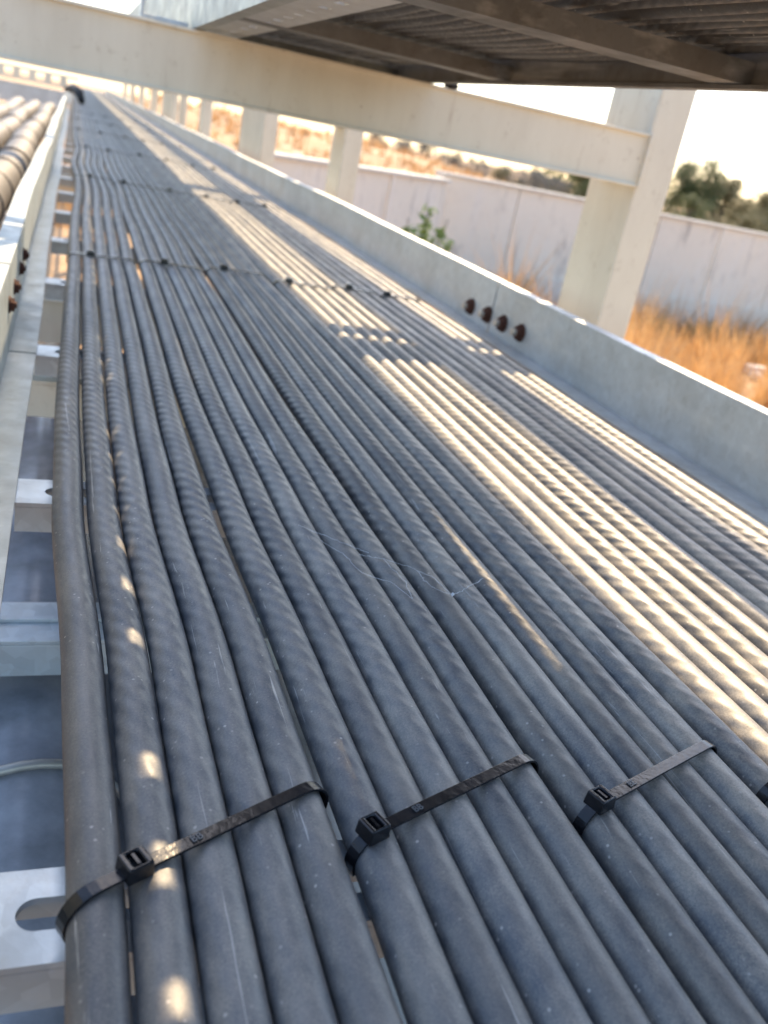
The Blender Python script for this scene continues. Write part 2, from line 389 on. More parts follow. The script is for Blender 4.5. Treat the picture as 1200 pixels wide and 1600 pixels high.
# ---------------------------------------------------------------- trees and plants
def foliage(mb, c, rad, n, leaf, rg, squash=1.0):
    for _ in range(n):
        d = Vector((rg.gauss(0, 1), rg.gauss(0, 1), rg.gauss(0, 1))).normalized()
        p = Vector(c) + Vector((d.x*rad, d.y*rad, d.z*rad*squash))*(rg.random()**0.45)
        a = Vector((rg.gauss(0, 1), rg.gauss(0, 1), rg.gauss(0, 1))).normalized(); b_ = a.orthogonal().normalized(); s_ = leaf*rg.uniform(.6, 1.3)
        i = len(mb.v)
        for q in (a*s_, b_*s_*0.55, -a*s_, -b_*s_*0.55): mb.v.append(P(*(p+q)))
        mb.f.append((i, i+1, i+2, i+3))
def tree(x, y, h, rad, m, label, seed, group='trees beyond the wall', dens=1.0, low=0.24):
    if y > 100 and x > 64: h *= 1.16; rad *= 1.15
    rg = random.Random(seed); z = gh(x, y)
    o = empty('tree', P(x, y, z), label, 'tree', group)
    tk = MB(); tk.tube([(x, y, z-0.3), (x+0.1, y, z+h*0.35), (x+rad*0.12, y, z+h*0.75)], [h*0.035, h*0.026, h*0.01], 8)
    fo = MB(); nb = 22
    for k in range(nb):
        a = rg.uniform(0, 6.28); rr = rad*rg.random()**0.5*1.0; zz = z+h*rg.uniform(low, 0.90)
        f = 1-0.5*((zz-z)/h)
        q = (x+math.cos(a)*rr*f*1.2, y+math.sin(a)*rr*f*1.2, zz)
        if k < 6: tk.tube([(x+0.05, y, z+h*0.3), ((x+q[0])/2, (y+q[1])/2, z+(zz-z)*0.75), q], [h*0.014, h*0.009, h*0.004], 5)
        foliage(fo, q, rad*rg.uniform(0.28, 0.55), int(170*dens), rad*0.045, rg, 0.85)
    tk.build('trunk', M['bark'], o, smooth=True); fo.build('crown', m, o)
tr = [(89.5, 120, 12.2, 3.6, 'leaf', 'tallest dark green tree at the left end of the clump beside the column'),
      (95.5, 121, 11.0, 3.8, 'leaf_dry', 'olive bushy tree just right of the tallest dark tree'),
      (101.5, 119, 9.6, 3.6, 'leaf_dry', 'low olive tree in the dip of the treetops right of the column'),
      (107.5, 121, 10.6, 3.9, 'leaf', 'broad green tree right of the dip in the treetops'),
      (114, 119, 10.8, 4.2, 'leaf', 'dark green tree at the right edge of the photo'),
      (80, 122, 8.9, 3.6, 'leaf', 'green tree partly behind the cream column'),
      (72.5, 122, 8.2, 3.2, 'leaf', 'small green tree in the gap left of the cream column')]
for i, (x, y, h, r_, mm, lb) in enumerate(tr): tree(x, y, h, r_, M[mm], lb, 50+i, dens=3.0)
fr = [(85, 104, 6.4, 2.9, 'leaf_dry', 'shrubby olive tree in the front row under the tallest dark tree'),
      (78.5, 106, 6.6, 2.9, 'leaf', 'shrubby green tree in the front row, largely behind the cream column'),
      (91, 105, 6.9, 3.0, 'leaf_dry', 'shrubby olive tree in the front row right of the first shrubby one'),
      (97, 104, 6.4, 2.9, 'leaf_dry', 'shrubby olive tree in the front row under the broad green tree'),
      (103, 104, 7.0, 3.1, 'leaf', 'shrubby dark tree in the front row at the right edge of the photo'),
      (66, 108, 5.9, 2.5, 'leaf_dry', 'low olive shrubby tree at the left end of the green trees')]
for i, (x, y, h, r_, mm, lb) in enumerate(fr): tree(x, y, h, r_, M[mm], lb, 80+i, dens=2.6, low=0.08)

# thin grey trees strung along the crest of the bank
names = ['leftmost', 'second from left', 'third from left', 'fourth from left', 'fifth from left', 'sixth from left', 'seventh from left', 'rightmost']
for i in range(8):
    az = 0.315+0.031*i; y = 128+3*math.sin(i*2.1); x = az*y
    tree(x, y, 2.3+0.8*((i*37) % 5)/5-(0.5 if i > 5 else 0)+0.3*i/3, 1.7, M['leaf_haze'] if i < 5 else M['leaf_dry'],
         'small hazy grey tree on the bank crest under the cream beam, %s' % names[i], 120+i, 'small trees on the bank crest', 0.8)
# dry shrubs on the bank at the left
rs = random.Random(5)
pl = ['farthest left of', 'second in', 'third in', 'fourth in', 'fifth in', 'sixth in', 'seventh in', 'eighth in', 'ninth in', 'farthest right of']
for i in range(10):
    az = 0.07+0.022*i; y = 60+14*math.sin(i*1.7)+8; x = az*y; z = gh(x, y)
    o = empty('shrub', P(x, y, z), 'rust brown dry shrub on the bank, %s the row counted from the left' % pl[i], 'shrub', 'dry shrubs on the bank')
    fo = MB(); st = MB()
    for k in range(5):
        q = (x+rs.uniform(-1, 1), y+rs.uniform(-1, 1), z+rs.uniform(0.4, 1.5)); foliage(fo, q, 0.75, 110, 0.14, rs)
        st.tube([(x, y, z-0.1), q], [0.06, 0.02], 5)
    fo.build('foliage', M['shrub'] if i % 3 else M['leaf_dry'], o); st.build('stem', M['bark'], o)
def thicket(name, az0, az1, y0, y1, zt, mm, label, seed, n):
    rg = random.Random(seed); fo = MB()
    for k in range(n):
        az = az0+(az1-az0)*(k+rg.random())/n; y = rg.uniform(y0, y1); x = az*y; z = gh(x, y)
        top = zt(az)*y*(0.75+0.45*rg.random())
        hh = max(1.0, top-z); r_ = hh*rg.uniform(0.22, 0.36)
        for q in range(3): foliage(fo, (x+rg.uniform(-1, 1), y, z+hh*(0.25+0.25*q)), r_*(1.1-0.2*q), 120, r_*0.10, rg, 0.9)
    tag(fo.build(name, M[mm]), label, 'woodland', kind='stuff')
thicket('woodland', 0.52, 1.25, 128, 150, lambda a: 0.024-0.012*max(0, a-0.72)/0.3+0.005*math.sin(a*23), 'leaf', 'mass of dark green woodland far behind the trees at the right', 71, 110)
thicket('far_scrub', 0.28, 0.56, 123, 131, lambda a: -0.002+0.003*math.sin(a*40), 'leaf_haze', 'hazy grey scrub along the crest of the bank under the beam', 72, 70)
# young plant in front of the slanting wall
rs = random.Random(11)
px, py = 9.9, 25.5
o = empty('young_plant', P(px, py, GZ), 'young leafy green plant rising in front of the slanting pale wall', 'plant')
st = MB(); fo = MB()
for (tx, tz) in ((-1.15, -2.75), (-0.6, -2.0), (0.1, -1.65), (0.85, -1.9), (0.4, -2.6), (-0.2, -2.9), (1.1, -2.6)):
    st.tube([(px, py, GZ), (px+tx*0.3, py, -4.3), (px+tx, py+tx*0.3, tz)], [0.05, 0.035, 0.012], 5)
    for k in range(16):
        f = rs.uniform(0.35, 1.0); c0 = Vector((px+tx*f, py+tx*0.3*f, -4.0+(tz+4.0)*f))
        foliage(fo, c0, 0.2, 3, 0.16, rs)
st.build('stem', M['bark'], o); fo.build('foliage', M['leaf_young'], o)
# litter in the grass
q = MB(); fx, fy = 32.9, 35.2; q.box(fx-.6, fx+.55, fy-.3, fy+.3, GZ+0.003, GZ+0.5)
tag(q.build('foam_block', M['foam'], bevel=0.08), 'white foam block lying in the dry grass at the right edge', 'litter')

rw = random.Random(77)
for i, (x, y) in enumerate(((24.2, 34.6), (27.5, 36.8), (31.0, 38.0), (20.0, 36.5))):
    z = gh(x, y); fo = MB(); st = MB()
    o = empty('weed', P(x, y, z), 'olive weed among the dry grass below the wall, %s counted from the column outwards' % ['second', 'third', 'fourth', 'first'][i], 'plant', 'weeds in the dry grass')
    for k in range(5):
        q = (x+rw.uniform(-.7, .7), y+rw.uniform(-.5, .5), z+rw.uniform(0.4, 1.6)); foliage(fo, q, 0.55, 110, 0.09, rw)
        st.tube([(x, y, z-0.1), q], [0.04, 0.015], 5)
    fo.build('foliage', M['leaf_dry'], o); st.build('stem', M['bark'], o)
for i, (x, y, r_) in enumerate(((32.0, 34.0, .35), (33.6, 34.4, .28), (31.6, 33.0, .22))):
    st = MB(); st.tube([(x-r_, y, GZ+r_*.3), (x-r_*.5, y, GZ+r_*.5), (x+r_*.4, y+.1, GZ+r_*.45), (x+r_, y+.1, GZ+r_*.25)], [r_*.25, r_*.75, r_*.8, r_*.2], 7)
    tag(st.build('stone', M['cap']), ['largest pale stone in front of the white foam block', 'pale stone to the right of the white foam block', 'smallest pale stone nearest the tray rail'][i], 'stone', 'stones by the foam block')

# ---------------------------------------------------------------- columns and beam
def column(y0, y1, x0, x1, label, ztop=1.1):
    o = empty('steel_column', P((x0+x1)/2, (y0+y1)/2, GZ), label, 'column', 'cream steel columns right of the tray')
    s = MB(); s.prism([(x0, GZ+0.12), (x1, GZ+0.12), (x1, ztop), (x0, ztop)], [y0, y1])
    s.build('shaft', M['cream'], o, bevel=0.018)
    s = MB(); s.box(x0-0.25, x1+0.25, y0-0.25, y1+0.25, GZ, GZ+0.118); s.build('base_plate', M['cream'], o)
    s = MB(); s.box(x0-0.02, x1+0.02, y0-0.02, y1+0.02, ztop+0.001, ztop+0.05); s.build('cap_plate', M['cream'], o)
column(5.20, 5.78, 3.40, 3.655, 'nearest cream painted column, carrying the right end of the beam')
column(12.2, 12.85, 3.40, 3.655, 'second cream column along the tray, slim and standing before the pale wall')
column(18.1, 20.7, 3.42, 3.70, 'broad cream column, third along the tray', 1.3)
column(27.2, 28.0, 3.42, 3.67, 'slim distant cream column, fourth along the tray')
column(32.0, 32.6, 3.30, 3.50, 'slim distant cream column, fifth along the tray')
column(36.5, 40.5, 3.42, 3.66, 'farthest broad cream column, nearly in line with the tray end')
for y_, nm_ in ((46, 'sixth'), (55, 'seventh'), (64, 'eighth'), (73, 'ninth')): column(y_, y_+0.7, 3.42, 3.67, 'very distant slim cream column beside the far end of the tray, %s along it' % nm_)

def ibeam(o, x0, x1, y0, y1, z0, z1, tf=0.022, tw=0.02, web_at=0.5):
    ym = y0+(y1-y0)*web_at
    prof = [(y0, z0), (y1, z0), (y1, z0+tf), (ym+tw/2, z0+tf), (ym+tw/2, z1-tf), (y1, z1-tf), (y1, z1), (y0, z1), (y0, z1-tf), (ym-tw/2, z1-tf), (ym-tw/2, z0+tf), (y0, z0+tf)]
    s = MB(); s.prism_x(prof, x0, x1); return s
o = empty('cross_beam', P(1.5, 5.3, 0), 'long cream steel beam crossing over the tray to the nearest column', 'beam', 'cream cross beams')
s = ibeam(o, -4.5, 3.397, 5.17, 5.25, 0.003, 0.322, 0.016, 0.014, 0.45); s.build('beam_body', M['cream'], o, bevel=0.004)
s = MB(); s.box(3.36, 3.396, 5.255, 5.64, 0.02, 0.30); s.box(-4.5, 3.359, 5.585, 5.635, 0.12, 0.28); s.build('shadow_bar', M['cream'], o, bevel=0.004)  # hidden bar added behind the beam to split its cast shadow
s = MB(); rw = random.Random(4)
s.tube([(3.396, 5.166, 0.0+0.012*k) for k in range(28)], [0.008+0.005*rw.random() for k in range(28)], 7)
s.build('weld_bead', M['cream'], o, smooth=True)
for (x, z) in ((-0.75, 0.10), (-0.75, 0.22), (-1.05, 0.10), (-1.05, 0.22)):
    s = MB(); s.tube([(x, 5.203, z), (x, 5.19, z)], [0.022, 0.022], 6); s.tube([(x, 5.1899, z), (x, 5.176, z)], [0.011, 0.010], 10); s.build('bolt', M['cream'], o)
o = empty('cross_beam', P(1.5, 12.4, 0), 'second cream beam hidden behind the first, at the second column', 'beam', 'cream cross beams')
ibeam(o, -4.5, 3.397, 12.4, 12.7, 0.003, 0.322).build('beam_body', M['cream'], o)
# weep stain blobs on the beam top, right of the overhead tray
q = MB()
rb = random.Random(2)
for k in range(9):
    a = rb.uniform(0, 6.28); cx, cy = 2.015+rb.gauss(0, .018), 5.19+rb.gauss(0, .012)
    q.tube([(cx, cy, 0.318), (cx+.005, cy-.005, 0.335+rb.random()*.012), (cx, cy, 0.352)], [0.012, 0.02, 0.006], 7)
tag(q.build('mud_nest', M['black'], smooth=True), 'small dark mud lump on the beam under the overhead tray corner', 'mud lump')

# ---------------------------------------------------------------- cable trays
def slotted_rung(x0, x1, y0, y1, ztop, h, th=0.012, slots=(), z_open_down=True):
    """top plate with rounded slots along x, two side flanges (a channel open downwards)"""
    s = MB()
    bm = bmesh.new()
    ym = (y0+y1)/2; hw = 0.0
    # plate between slots built as strips: outline columns
    xs_ = [x0]
    segs = 8
    def strip(xa, xb):  # full width piece
        s.box(xa, xb, y0, y1, ztop-th, ztop)
    cur = x0
    for (a, b_, w_) in slots:
        r_ = w_/2
        strip(cur, a)
        # rounded slot: fill above and below by a fan of quads
        pts = [(a + r_ - r_*math.cos(t_*math.pi/2/segs), r_*math.sin(t_*math.pi/2/segs)) for t_ in range(segs+1)]
        pts += [(b_ - r_ + r_*math.sin(t_*math.pi/2/segs), r_*math.cos(t_*math.pi/2/segs)) for t_ in range(segs+1)]
        for sg in (1, -1):
            ye = y1 if sg > 0 else y0
            i = len(s.v)
            for (px_, dy) in pts:
                for z in (ztop, ztop-th):
                    s.v.append(P(px_, ym+sg*dy, z)); s.v.append(P(px_, ye, z))
            for k in range(len(pts)-1):
                a0 = i+4*k; b0 = i+4*(k+1)
                s.f += [(a0, b0, b0+1, a0+1), (a0+2, a0+3, b0+3, b0+2), (a0, a0+2, b0+2, b0), (a0+1, b0+1, b0+3, a0+3)]
        cur = b_
    strip(cur, x1)
    bm.free()
    s.box(x0, x1, y0, y0+th, ztop-h, ztop-th-0.001); s.box(x0, x1, y1-th, y1, ztop-h, ztop-th-0.001)
    return s

def zrail(xw, side, ztop, zbot, y0, y1, tf, bf, th=0.011, lip=0.0, out=True):
    """rail profile; side=+1 right hand rail (bottom flange points to -x, top flange outwards)"""
    sg = side
    p = [(xw, zbot), (xw-sg*bf, zbot), (xw-sg*bf, zbot+th), (xw-0, zbot+th)]
    prof = [(xw+sg*th, zbot), (xw-sg*bf, zbot), (xw-sg*bf, zbot+th), (xw, zbot+th), (xw, ztop), (xw+sg*tf, ztop), (xw+sg*tf, ztop-th*1.6), (xw+sg*th, ztop-th*1.6)]
    if sg < 0: prof = prof[::-1]
    s = MB(); n = max(2, int((y1-y0)/0.7)+1); ph = xw*3
    s.prism(prof, [y0+(y1-y0)*k/(n-1) for k in range(n)], lambda y: (0.006*math.sin(y*0.7+ph)+0.004*math.sin(y*1.9+ph), 0.007*math.sin(y*0.55+ph*2)+0.003*math.sin(y*1.5)))
    return s
tray = empty('cable_tray', P(1.2, 5, -1.05), 'galvanised ladder tray holding the broad flat row of grey cables', 'cable tray')
TZ, BZ = -0.70, -1.05
for (a, b_, gap) in ((-3.0, 5.165, 0), (5.185, 17.6, 0), (17.63, 30.0, 0), (30.03, 60, 0), (60.03, 90, 0)):
    zrail(2.60, 1, TZ, -1.046, a, b_, 0.075, 0.125, th=0.018).build('side_rail', M['galv'], tray)
for (a, b_) in ((-3.0, 3.66), (3.68, 16.0), (16.03, 34.0), (36.5, 90.0)):
    zrail(-0.205, -1, TZ, BZ, a, b_, 0.085, 0.10).build('side_rail', M['galv_left'], tray)
def bolt(par, x, y, z, sg, rr=0.034):
    s = MB(); s.tube([(x, y, z), (x+sg*0.012, y, z)], [rr*1.25, rr*1.2], 14); w0 = s.build('washer', M['rust'], par, smooth=False)
    s = MB(); s.tube([(x+sg*0.012, y, z), (x+sg*0.03, y, z), (x+sg*0.036, y, z)], [rr, rr, rr*0.75], 6); s.build('nut', M['rust'], par)
    s = MB(); s.tube([(x+sg*0.036, y, z), (x+sg*0.06, y, z)], [rr*0.45, rr*0.42], 10); s.build('stud', M['zinc'], par)
sp = MB(); sp.box(2.614, 2.626, 4.55, 5.70, -1.02, -0.74)
spo = sp.build('splice_plate', M['galv'], tray)
sp2 = MB(); sp2.box(-0.231, -0.219, 3.3, 4.3, -1.02, -0.74); spo2 = sp2.build('splice_plate', M['galv'], tray)
for (y, z) in ((5.50, -0.935), (5.22, -0.925), (4.98, -0.925), (4.73, -0.92)):
    bolt_o = MB(); bolt_o.tube([(2.594, y, z), (2.578, y, z)], [0.056, 0.053], 18); b0 = bolt_o.build('bolt', M['rust'], tray)
    b0.data.materials[0] = M['rust']
    s = MB(); s.tube([(2.578, y, z), (2.556, y, z), (2.551, y, z)], [0.043, 0.043, 0.034], 6); nn = s.build('nut', M['rust'], loc=Vector(P(1.2, 5, -1.05))); nn.location = (0, 0, 0); nn.parent = b0
    s = MB(); s.tube([(2.551, y, z), (2.528, y, z), (2.525, y, z)], [0.022, 0.021, 0.015], 10); nn = s.build('stud', M['zinc'], loc=Vector(P(1.2, 5, -1.05))); nn.location = (0, 0, 0); nn.parent = b0
for (y, z) in ((3.62, -0.84), (3.95, -0.84), (4.35, -0.84), (4.7, -0.84)):
    s = MB(); s.tube([(-0.199, y, z), (-0.192, y, z)], [0.034, 0.032], 14); s.tube([(-0.192, y, z), (-0.178, y, z)], [0.026, 0.026], 6); s.tube([(-0.178, y, z), (-0.17, y, z)], [0.013, 0.012], 8)
    s.build('bolt', M['rust'], tray)
y = 0.93-1.42*2; k = 0
while y < 80:
    sl = [(-0.03+0.42*j, 0.19+0.42*j, 0.055) for j in range(6)] if y < 8 else []
    slotted_rung(-0.102, 2.59, y-0.08, y+0.08, -1.048, 0.085, slots=sl).build('rung', M['galv_rung'], tray)
    y += 1.42

# ---- cables lying in the tray
NC = 28; RC = 0.0392; CZ = -1.048+0.0392+0.002
ROWS = [1.0, 5.74, 10.4, 15.1, 19.8, 24.5, 29.2]
GRP = [(0, 4), (5, 9), (10, 14), (15, 19), (20, 23), (24, 27)]
grp_of = {i: gi for gi, (a, b_) in enumerate(GRP) for i in range(a, b_+1)}
wob = [(random.uniform(0, 6.28), random.uniform(0, 6.28), random.uniform(0, 6.28)) for _ in range(NC+1)]
left_tab = [(-2, 0.012), (0.8, 0.0), (1.4, -0.008), (2.2, -0.035), (3.0, -0.045), (4.3, -0.038), (5.74, -0.030), (7.5, -0.01), (9.7, 0.012), (12, -0.02), (15, 0.01), (19, -0.01), (40, 0)]
def cx_(i, y):
    x = 0.0690 + 0.0819*i
    x += interp(left_tab, y)*(1.0 if i < 5 else (0.78 if i < 10 else (0.4 if i < 15 else 0.12)))
    gi = grp_of[min(i, NC-1)]; a, b_ = GRP[gi]; gc = (a+b_)/2
    near = max(math.exp(-((y-r_)/0.55)**2) for r_ in ROWS)
    x -= (i-gc)*0.0030*near
    amp = 0.0016 + 0.0028*min(1, max(0, (y-5)/6)) + 0.0012*min(1, max(0, (y-1.5)))
    fade = 1-near
    x += fade*amp*(math.sin(y*1.25+wob[gi][0]) + 0.5*math.sin(y*2.3+wob[gi][1]))*1.3
    x += fade*0.0010*math.sin(y*2.0+wob[i][2])
    # an opening between the fifth and sixth cable
    if i in (5, 6, 7, 8): x += 0.004*math.exp(-((y-2.6)/0.5)**2)*(9-i)/4
    if i in (3, 4): x -= 0.003*math.exp(-((y-2.6)/0.5)**2)*(i-2)/2
    if i == 0: x -= 0.004*math.exp(-((y-1.6)/1.2)**2)
    return x
def ys_path(y0, y1):
    o_ = []; y_ = y0
    while y_ < y1:
        o_.append(y_); y_ += 0.06 if y_ < 3 else (0.1 if y_ < 8 else (0.16 if y_ < 16 else (0.35 if y_ < 40 else 1.0)))
    o_.append(y1); return o_
YS = ys_path(-0.8, 90)
for i in range(NC):
    s = MB(); r_ = 0.0386+0.0004*((i*7) % 3)
    pts = [(cx_(i, y), y, CZ + 0.002*math.sin(y*1.1+wob[i][0])*min(1, max(0, y/3))) for y in YS]
    s.tube(pts, r_, 20, uv=True)
    if i == 0: lb = 'grey twisted cable at the left edge of the flat row, nearest the left rail'
    elif i == 1: lb = 'grey twisted cable second from the left edge, dotted with a row of small sun spots'
    elif i == NC-1: lb = 'outermost cable at the right edge of the flat row, beside the bolted rail'
    elif i < 14: lb = 'grey twisted cable lying %s from the left edge of the flat row' % ORD[i]
    else: lb = 'grey twisted cable lying %s from the right edge of the flat row' % ORD[NC-1-i]
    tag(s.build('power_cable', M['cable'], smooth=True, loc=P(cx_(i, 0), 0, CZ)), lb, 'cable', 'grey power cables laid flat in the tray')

# ---- cable ties
def ribbon(s, pts, w_, th):
    """flat strap along pts (units), width along local horizontal normal"""
    n = len(pts); i = len(s.v); pts = [Vector(p) for p in pts]
    ov = (pts[-1]-pts[0]); ov.z = 0
    base = Vector(TIE_DIR); side = Vector((-base.y, base.x, 0)).normalized()
    for k, p in enumerate(pts):
        d = (pts[min(k+1, n-1)]-pts[max(k-1, 0)]).normalized(); nn = side.cross(d).normalized()
        if nn.length < 0.5: nn = Vector((0, 0, 1))
        for a, b_ in ((-1, 0), (1, 0), (1, 1), (-1, 1)):
            s.v.append(P(*(p + side*(a*w_/2) + (-nn if True else nn)*(b_*th))))
    for k in range(n-1):
        for a in range(4):
            b_ = (a+1) % 4; s.f.append((i+k*4+a, i+k*4+b_, i+(k+1)*4+b_, i+(k+1)*4+a))
    s.f.append((i, i+1, i+2, i+3)); s.f.append(tuple(i+(n-1)*4+a for a in range(4))[::-1])
TIE_DIR = (1, 0, 0)
rowname = ['nearest', 'second nearest', 'third nearest', 'fourth nearest', 'fifth nearest', 'sixth nearest', 'farthest']
def tie(gi, row, ya, yb, head_f, det=True, text=None):
    global TIE_DIR
    a, b_ = GRP[gi]
    xa, xb = cx_(a, ya)-RC-0.002, cx_(b_, yb)+RC+0.002
    TIE_DIR = Vector((xb-xa, yb-ya, 0)).normalized()[:]
    slope = (yb-ya)/(xb-xa)
    loc = P((xa+xb)/2, (ya+yb)/2, CZ)
    if row == 0:
        lb = ['broad black cable tie nearest the left rail, its head on the second cable',
              'black cable tie in the middle of the near row, crossing the sixth to tenth cables',
              'black cable tie with a bright grey strap, third from the left in the near row',
              'black cable tie at the right edge of the photo, last of the near row'][gi]
    else:
        lb = 'black cable tie in the %s row, %s' % (rowname[row], ['leftmost', 'second from the left', 'third from the left', 'third from the right', 'second from the right', 'rightmost'][gi])
    o = empty('cable_tie', loc, lb, 'cable tie', 'black cable ties across the cables')
    rr = RC+0.0035; w_ = 0.0215 if row == 0 else 0.026
    pts = []
    seg = 8
    def pt(x, z): return (x, ya+(x-xa)*slope, z)
    c0 = cx_(a, ya); c1 = cx_(b_, yb)
    for q in range(seg+1):
        t_ = math.pi*1.15 - (math.pi*0.65)*q/seg; pts.append(pt(c0+rr*math.cos(t_), CZ+rr*math.sin(t_)))
    for i in range(a, b_+1):
        cxi = cx_(i, ya+(0.0690+0.0819*i-xa)*slope)
        if a < i < b_: pts.append(pt(cxi, CZ+rr+0.0004*(1+math.sin(i*2.2))))
    for q in range(seg+1):
        t_ = math.pi/2 - (math.pi*0.65)*q/seg; pts.append(pt(c1+rr*math.cos(t_), CZ+rr*math.sin(t_)))
    s = MB(); ribbon(s, pts, w_, 0.0045)
    s.build('strap', M['tie'], o, bevel=0.0008 if row == 0 else 0)
    # head: a small box with a slot for the tail
    hx = xa+(xb-xa)*head_f; k = 1.0 if row == 0 else 1.2
    d = Vector(TIE_DIR); nrm = Vector((-d.y, d.x, 0)); ctr = Vector(pt(hx, CZ+rr+0.010*k))
    s = MB()
    def ob(l0, l1, w0, w1, z0, z1, tp=1.0):
        i = len(s.v)
        for z, f in ((z0, 1.0), (z1, tp)):
            for (l_, ww) in ((l0, w0), (l1, w0), (l1, w1), (l0, w1)):
                v = ctr + d*(l_*f*k) + nrm*(ww*f*k); s.v.append(P(v.x, v.y, ctr.z+z*k))
        s.f += [(i+3, i+2, i+1, i), (i+4, i+5, i+6, i+7)]
        for q in range(4): q2 = (q+1) % 4; s.f.append((i+q, i+q2, i+4+q2, i+4+q))
    H = 0.0205
    ob(-H, H, -H*0.95, H*0.95, -0.014, 0.0125, 0.92)
    ho = s.build('head', M['tie'], o)
    bm = bmesh.new(); bm.from_mesh(ho.data); bmesh.ops.recalc_face_normals(bm, faces=bm.faces)
    top = max(bm.faces, key=lambda f_: f_.normal.z)
    bmesh.ops.inset_region(bm, faces=[top], thickness=0.0065*U*k)
    vs_ = list(top.verts); cc = top.calc_center_median(); dd = Vector(TIE_DIR)
    for v in vs_: v.co -= dd*(v.co-cc).dot(dd)*0.35
    ex = bmesh.ops.extrude_face_region(bm, geom=[top]); nv = [e for e in ex['geom'] if isinstance(e, bmesh.types.BMVert)]
    for v in nv: v.co.z -= 0.012*U
    bmesh.ops.delete(bm, geom=[top], context='FACES_ONLY')
    es = [e for e in bm.edges if len(e.link_faces) == 2 and e.calc_face_angle(0) > 0.9]
    if row == 0: bmesh.ops.bevel(bm, geom=es, offset=0.0028*U, segments=3, affect='EDGES', profile=0.5)
    bm.to_mesh(ho.data); bm.free()
    if row == 0:
        s = MB(); ob(-0.0022, 0.0022, -0.010, 0.010, -0.0, 0.0115); s.build('tail_end', M['tie'], o)
        for q in range(1): pass
    if text:
        cu = bpy.data.curves.new('txt', 'FONT'); cu.body = text; cu.size = 0.017*U; cu.extrude = 0.0009*U; cu.align_x = 'CENTER'; cu.align_y = 'CENTER'
        to = bpy.data.objects.new('txt', cu); C.objects.link(to)
        me = bpy.data.meshes.new_from_object(to.evaluated_get(bpy.context.evaluated_depsgraph_get()))
        bpy.data.objects.remove(to); bpy.data.curves.remove(cu)
        tx = bpy.data.objects.new('embossed_letters', me); C.objects.link(tx); me.materials.clear(); me.materials.append(M['tie_print'])
        fx_ = xa+(xb-xa)*(head_f+0.22); iz = CZ+rr+0.0012
        p = P(*pt(fx_, iz+0.0052)); ang = math.atan2(d.y, d.x)
        me.transform(Matrix.Translation(p-loc) @ Matrix.Rotation(ang, 4, 'Z')); tx.parent = o
tie(0, 0, 0.868, 1.06, 0.225, text='BB'); tie(1, 0, 0.925, 1.09, 0.075, text='BB'); tie(2, 0, 0.94, 1.095, 0.095, text='BE'); tie(3, 0, 0.96, 1.02, 0.15)
rt_ = random.Random(21)
for r_i in range(1, 7):
    for gi in range(6):
        y0 = ROWS[r_i]+rt_.uniform(-0.12, 0.12); tie(gi, r_i, y0, y0+rt_.uniform(-0.05, 0.08), rt_.uniform(0.12, 0.45))

# cobweb threads on the cables
def on(x, y): return (x, y, CZ+RC+0.004)
s = MB()
th = [[(.72, 1.86), (.78, 1.84), (.84, 1.80), (.885, 1.74), (.90, 1.66)], [(.90, 1.66), (.96, 1.70), (1.02, 1.745)], [(.64, 1.93), (.68, 1.86), (.70, 1.76), (.76, 1.72), (.79, 1.64)],
      [(.60, 2.02), (.66, 1.96), (.70, 1.92), (.75, 1.87)], [(.79, 1.64), (.80, 1.72), (.78, 1.84)], [(.85, 1.78), (.86, 1.70), (.90, 1.66)]]
for l in th:
    fine = []
    for (a0, b0), (a1, b1) in zip(l, l[1:]):
        for q in range(7):
            f = q/7; fine.append((a0+(a1-a0)*f+rt_.gauss(0, .0016), b0+(b1-b0)*f+rt_.gauss(0, .0016), CZ+RC+0.0035-0.007*f*(1-f)))
    fine.append((*l[-1], CZ+RC+0.003))
    s.tube(fine, [0.0003+0.0003*rt_.random() for _ in fine], 5)
s.tube([(.897, 1.655, CZ+RC+.002), (.90, 1.66, CZ+RC+0.006), (.903, 1.665, CZ+RC+.002)], [0.001, 0.004, 0.001], 6)
tag(s.build('cobweb', M['web']), 'few white cobweb threads stretched across the shaded cables', 'cobweb')

# ---------------------------------------------------------------- overhead tray
ot = empty('cable_tray', P(1.27, 3, 0.33), 'dark dusty cable tray overhead resting on the cream beam, seen from below', 'cable tray')
OB, OT = 0.326, 0.76
def orail(xw, sg, bf, name='side_rail', m=None):
    th = 0.012
    prof = [(xw+sg*th, OB), (xw-sg*bf, OB), (xw-sg*bf, OB+th), (xw, OB+th), (xw, OT-th), (xw-sg*0.07, OT-th), (xw-sg*0.07, OT), (xw+sg*th, OT)]
    if sg < 0: prof = prof[::-1]
    s = MB(); s.prism(prof, [-3+1.0*k for k in range(94)], lambda y: (0.003*math.sin(y*0.8+xw), 0))
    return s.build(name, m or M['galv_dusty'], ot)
orail(1.905, 1, 0.03)
orail(0.58, -1, 0.045, m=M['galv_left'])  # lighter steel than the other rail, painting skylight onto it
